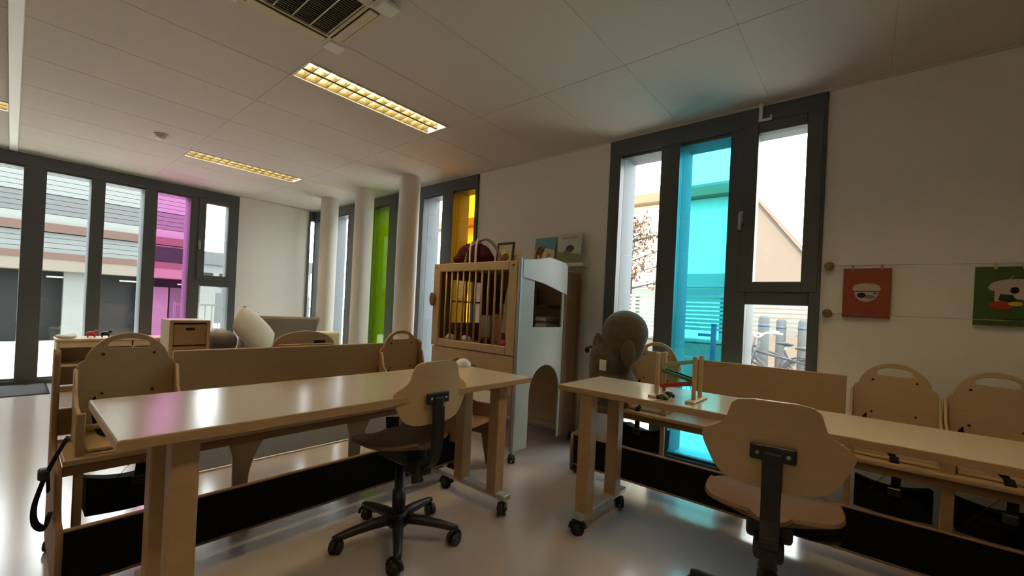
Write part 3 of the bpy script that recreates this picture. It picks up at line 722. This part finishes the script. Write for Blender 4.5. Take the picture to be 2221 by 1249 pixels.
rb = tube('roll', [(0, 0, .0), (.0, .0, .001), (.0, .36, .001), (0, .361, 0)], [.10, .13, .13, .10], mat('grey_vinyl', (160, 156, 150), .5), t, 28)
rb.location = (0, 0, .02)
st = thing('foam_block', 'grey foam block under the foam roll', 'cushion', (1.41, 5.2, 0)); box('block', (-.11, -.2, 0), (.11, .26, .53), mat('grey_vinyl', (160, 156, 150), .5), st, .03, 3)
t = thing('pillow', 'white pillow leaning on the sofa', 'pillow', (1.70, 5.02, .70), .2)
rows = []
for i in range(13):
    v = -1+2*i/12; rows.append([])
    for k in range(13):
        u = -1+2*k/12; rows[-1].append((u*.26*(1-.10*v*v), v*.20*(1-.10*u*u), .085*(1-u*u)**.5*(1-v*v)**.5))
bm = bmesh.new()
for sgn in (1, -1):
    V = [[bm.verts.new((p[0], p[1], sgn*p[2])) for p in r] for r in rows]
    for i in range(12):
        for k in range(12): bm.faces.new((V[i][k], V[i][k+1], V[i+1][k+1], V[i+1][k]))
bmesh.ops.remove_doubles(bm, verts=bm.verts, dist=1e-4)
po = link('pillow_case', bm, fabric_w, t, True); po.rotation_euler = (math.radians(60), math.radians(42), 0); po.location = (0, 0, .08)
t = thing('cream_cushion', 'cream block cushion at the right end of the sofa', 'cushion', (2.40, 4.92, .441))
box('cushion', (-.17, -.10, 0), (.17, .12, .335), fabric_c, t, .03, 3)
# round-topped chair behind the bench panel
t = thing('hook_on_seat', 'rounded wooden hook-on seat with dark hand slot behind the bench back', 'baby seat', (1.23, 2.721, 0))
board('backrest', [(-.20, .63), (.20, .63), (.20, .84)]+[(.198, .86)]+arc(0, .865, .192, .088, 0, 180, 18)+[(-.198, .86), (-.20, .84)], [[(.055, .868), (.13, .868), (.13, .89), (.055, .89)]], .016, ply_m, t, 'xz', .031)
box('hand_slot', (.05, .048, .863), (.135, .052, .895), black_m, t, 0)
box('hook_board', (-.17, .0, .863), (.17, .0305, .872), ply_m, t, .002)
box('seat', (-.19, .0475, .63), (.19, .32, .645), ply_m, t, .006)
for x in (-.192, .178): board('side_panel', [(.0475, .63), (.0475, .80), (.20, .76), (.31, .70), (.32, .63)], [], .014, ply_m, t, 'yz', x)
t = thing('play_rug', 'dark grey rug on the floor behind the left bench', 'rug', (1.75, 4.0, 0)); box('pile', (-1.05, -.72, .0), (1.0, .45, .012), rug_m, t, .004); box('border', (-1.07, -.74, .0), (1.02, -.721, .01), white_m, t, .002)
t = thing('door_mat', 'dark grey mat in front of the tall windows', 'mat', (-.45, 7.1, 0)); box('mat_surface', (-.7, -.36, .0), (.74, .36, .01), rug_m, t, .003); box('rubber_edge', (-.72, -.38, 0), (.76, .38, .004), rubber_m, t, .001)

# ------------------------------------------------------------------ outside
pave_m = mat('paving', (190, 186, 178), .8, noise=.08, scale=1.2)
gr = box('ground', (-60, YL+DO+.04, -1.2), (60, 14, -.06), pave_m, None, 0); struct(gr, 'pale paving outside the windows')
gr = box('ground', (-60, 14.0, -1.2), (60, 90, -.95), pave_m, None, 0); struct(gr, 'lower paved yard in front of the school building')
gr = box('ground', (XR+DO+.04, -60, -.2), (70, YL+DO+.04, -.06), pave_m, None, 0); struct(gr, 'pale paving outside the turquoise window')
clad = mat('pale_cladding', (86, 91, 91), .7, noise=.04, scale=2); cladg = mat('grey_cladding', (62, 65, 67), .7, noise=.05, scale=2)
bandb = mat('brown_band', (62, 41, 33), .7, noise=.08, scale=2); slabm = mat('concrete_slab', (86, 80, 72), .8, noise=.06, scale=2)
darkg = mat('dark_glazing', (16, 20, 22), .5, noise=.1, scale=1, spec=.2); pillar_m = mat('pale_pillar', (90, 94, 92), .7)
t = thing('school_building', 'long modern building with brown bands across the yard', 'building', (6, 22, -.95))
bl, bh = -30, -.85
def bd(name, z0, z1, m, y0=0, y1=.3, a=bl, b=bh, par=None): return box(name, (a, y0, max(0, z0+.95)), (b, y1, z1+.95), m, par or t, 0)
bd('core', 2.1, 6.2, clad, .32, 8); bd('ground_core', -.95, 2.09, darkg, 1.3, 8)
bd('glazing', -.95, 1.72, darkg, .9, 1.0)
bd('floor_slab', 1.70, 2.10, slabm, -.6, 1.2); bd('brown_band', 2.10, 2.32, bandb, -.62, .31)
for k in range(4): bd('cladding_board', 2.33+.18*k, 2.33+.18*k+.165, clad, .0, .3)
bd('brown_band', 3.06, 3.36, bandb, -.12, .31); bd('white_band', 3.37, 3.68, pillar_m, .0, .31)
for k in range(4): bd('cladding_board', 3.70+.17*k, 3.70+.17*k+.155, cladg, .02, .31)
for k in range(11): bd('cladding_board', 4.39+.165*k, 4.39+.165*k+.15, clad, .0, .31)
for k, x in enumerate(range(-30, -1, 4)):
    box('pillar', (x+1.2, -.2, 0), (x+1.75, .3, 2.649), pillar_m, t, 0)
    if k % 2: box('window', (x-.8, -.01, 3.31), (x+.9, .005, 3.93), darkg, t, 0)
box('door_panel', (-2.75, .4, 0), (-1.75, .6, 2.3), pillar_m, t, .01); box('side_panel', (-1.70, .4, 0), (-1.05, .6, 2.3), cladg, t, .01)
for k, x in enumerate((-7.2, -5.2, -3.3, -1.5)):
    tube('lamp_arm', [(x, .2, 2.45), (x+.5, .0, 2.45)], .03, white_m, t, 6)
t = thing('distant_block', 'low distant block with grey roof band right of the school building', 'building', (13, 36, -.95))
box('wall', (-5, 0, 0), (3.2, 6, 4.2), clad, t, 0); box('roof_band', (-5.1, -.2, 4.201), (3.3, 6, 5.1), cladg, t, 0); box('base_band', (-5.02, -.05, 0), (3.22, -.001, 2.2), cladg, t, 0)
for k in range(6): box('window', (-4.5+1.2*k, -.03, 2.6), (-3.7+1.2*k, -.001, 3.6), darkg, t, 0)
t = thing('yard_railing', 'low metal railing in the yard beyond the sash window', 'railing', (4.2, 13.5, -.06))
box('top_rail', (-1.5, -.02, .9), (2.5, .02, .94), cladg, t, 0); box('bottom_rail', (-1.5, -.02, .12), (2.5, .02, .16), cladg, t, 0)
for x in (-1.5, .5, 2.5): box('post', (x-.025, -.025, 0), (x+.025, .025, .98), cladg, t, 0)
wb = None
for k in range(27):
    if wb is None: wb = box('baluster', (-.01, -.01, .16), (.01, .01, .9), cladg, t, 0); wb.location = (-1.45+.15*k, 0, 0)
    else: again(wb, t, (-1.45+.15*k, 0, 0))
# right side: pale house, gable, fence, wall, tree, bicycles
cream_w = mat('cream_render', (196, 184, 162), .9, noise=.04, scale=1); roofe = mat('brown_eave', (110, 84, 60), .7); greyb = mat('grey_plinth', (110, 112, 108), .8)
t = thing('pale_house', 'pale rendered house with brown eave behind the turquoise pane', 'building', (12.3, 6.5, -.06))
box('wall', (0, -3.7, 0), (6, 9, 4.5), cream_w, t, 0); box('eave', (-.35, -3.85, 4.5), (6.3, 9.2, 4.78), roofe, t, .02); box('plinth', (-.05, -3.7, 2.05), (-.001, 9, 2.42), greyb, t, 0)
box('white_strip', (-.06, -3.7, 1.75), (-.001, 9, 2.0), pillar_m, t, 0); box('roof', (-.1, -3.8, 4.781), (6.2, 9.0, 4.9), greyb, t, 0)
t = thing('gable_house', 'beige house with sloping roof line seen through the opening sash', 'building', (11.8, 0, -.06))
board('gable_wall', [(-5, 0), (2.5, 0), (2.5, 4.60), (.2, 1.5), (-5, 1.5)], [], .3, mat('beige_brick', (96, 83, 73), .9, noise=.06, scale=6), t, 'yz', 0, 0)
board('roof_edge', [(2.5, 4.602), (2.5, 4.70), (.1, 1.502), (.2, 1.502)], [], .5, MATS['beige_brick'], t, 'yz', -.1, 0)
t = thing('slat_fence', 'horizontal slat fence beyond the turquoise pane', 'fence', (8.2, 2.6, -.06))
slm = mat('pale_slat', (104, 107, 104), .7, noise=.06)
for k in range(9): box('slat', (0, -2.2, .98+.075*k), (.03, 2.6, .98+.075*k+.05), slm, t, 0)
for y in (-2.2, -.6, 1.0, 2.6): box('post', (.031, y-.04, .0), (.09, y+.04, 1.68), greyb, t, 0)
t = thing('garden_wall', 'low grey garden wall under the slat fence', 'wall', (7.7, 2.6, -.06)); box('wall_body', (0, -1.2, 0), (.2, 2.6, .78), slabm, t, .01); box('coping', (-.03, -1.2, .781), (.23, 2.6, .84), pillar_m, t, .01)
t = thing('mesh_fence', 'thin wire mesh fence outside the turquoise pane', 'fence', (6.4, 1.95, -.06))
box('rail', (-.012, -.1, .62), (.012, 1.3, .645), slm, t, 0); box('rail', (-.012, -.1, .08), (.012, 1.3, .105), slm, t, 0)
wb = None
for k in range(24):
    y = -.08+1.36*k/23
    if wb is None: wb = box('wire_bar', (-.005, -.005, .105), (.005, .005, .62), slm, t, 0); wb.location = (0, y, 0)
    else: again(wb, t, (0, y, 0))
navy = mat('navy_steel', (40, 58, 80), .5)
t = thing('gate_post', 'dark steel gate post outside the turquoise pane', 'post', (6.2, 1.60, -.06)); box('shaft', (-.03, -.03, 0), (.03, .03, 1.12), navy, t, .006); box('arm', (-.02, .031, .96), (.02, .20, 1.0), navy, t, .004); box('cap', (-.036, -.036, 1.121), (.036, .036, 1.14), navy, t, .004)
# tree
t = thing('autumn_tree', 'tree with dry brown leaves outside the clear left pane', 'tree', (8.8, 4.05, -.06))
bark = mat('bark', (64, 50, 40), .9, noise=.2); leafm = mat('dry_leaf', (84, 62, 42), .8, noise=.25, scale=3)
tube('trunk', smooth_path([(0, 0, 0), (.05, .02, 1.2), (-.02, 0, 2.2), (.0, .05, 3.4)]), [.08]*6+[.065]*6+[.03]*7, bark, t, 8)
bm = bmesh.new(); bmL = bmesh.new()
for k in range(26):
    z0 = 1.5+1.7*random.random(); a = random.random()*2*PI; ln = .35+.45*random.random()*(3.6-z0)/1.6
    e = Vector((math.cos(a)*ln, math.sin(a)*ln*1.1, z0+.1+.25*random.random()))
    tb(bm, [(0, 0, z0), (e.x*.5, e.y*.5, (z0+e.z)/2), e], [.02, .012, .005], 5)
    for q in range(24):
        c = Vector((0, 0, z0)).lerp(e, .35+.65*random.random())+Vector([random.gauss(0, .09) for _ in range(3)])
        u = Vector([random.gauss(0, 1) for _ in range(3)]).normalized(); v = u.orthogonal().normalized(); s = .05+.03*random.random()
        nn = u.cross(v)*s*.12
        ps = [bmL.verts.new(c+u*s), bmL.verts.new(c+v*s*.55+nn), bmL.verts.new(c-u*s), bmL.verts.new(c-v*s*.55+nn)]
        bmL.faces.new(ps)
link('branches', bm, bark, t); lf = link('foliage', bmL, leafm, t); lf['kind'] = 'stuff'
# bicycles
bike_m = mat('bike_grey', (36, 40, 46), .5)
def bike(label, loc, rz):
    b = thing('bicycle', label, 'bicycle', loc, rz, 'parked bicycles')
    R = .34
    for x in (-.52, .52):
        bm = bmesh.new(); tb(bm, [(x+R*math.cos(2*PI*k/24), 0, .36+R*math.sin(2*PI*k/24)) for k in range(24)], .018, 6, True)
        for k in range(8): tb(bm, [(x, 0, .36), (x+R*math.cos(PI*k/4), 0, .36+R*math.sin(PI*k/4))], .003, 4)
        link('wheel', bm, black_m, b, True)
    bm = bmesh.new()
    for p, q in (((-.52, 0, .36), (-.08, 0, .34)), ((-.08, 0, .34), (-.22, 0, .80)), ((-.52, 0, .36), (-.22, 0, .80)), ((-.08, 0, .34), (.38, 0, .74)), ((-.2, 0, .72), (.36, 0, .82)), ((.52, 0, .36), (.34, 0, .95))): tb(bm, [p, q], .016, 7)
    link('frame', bm, bike_m, b, True)
    tube('handlebar', smooth_path([(.18, -.27, 1.05), (.34, -.2, 1.06), (.36, 0, 1.0), (.34, .2, 1.06), (.18, .27, 1.05)]), .013, metal_m, b, 7)
    blob('saddle', [((-.26, 0, .90), (.12, .06, .035)), ((-.16, 0, .90), (.1, .03, .03))], black_m, b, .015)
    tube('seat_tube', [(-.22, 0, .80), (-.25, 0, .88)], .013, metal_m, b, 7)
    board('mudguard', [(-.52+.37*math.cos(math.radians(a)), .36+.37*math.sin(math.radians(a))) for a in range(20, 181, 16)]+[(-.52+.39*math.cos(math.radians(a)), .36+.39*math.sin(math.radians(a))) for a in range(180, 19, -16)], [], .04, bike_m, b, 'xz', -.02, 0)
bike('parked bicycle nearest the lower sash pane', (6.1, .72, -.06), math.radians(75))
bike('second parked bicycle beside the dark posts', (7.2, 1.05, -.06), math.radians(50))
bike('farthest parked bicycle behind the others', (7.7, .1, -.06), math.radians(110))
for i, (x, y, h, l) in enumerate(((6.9, 1.12, 1.25, 'left dark timber post behind the bicycles'), (7.95, 1.05, 1.22, 'middle rounded timber post behind the bicycles'), (7.9, .75, 1.22, 'right dark timber post behind the bicycles'))):
    o = thing('timber_post', l, 'post', (x, y, -.06)); tube('shaft', [(0, 0, 0), (0, 0, h), (0, 0, h+.03)], [.07, .07, .05], mat('dark_timber', (58, 62, 64), .8, noise=.15), o, 12); tube('band', [(0, 0, h-.12), (0, 0, h-.08)], .074, navy, o, 12)
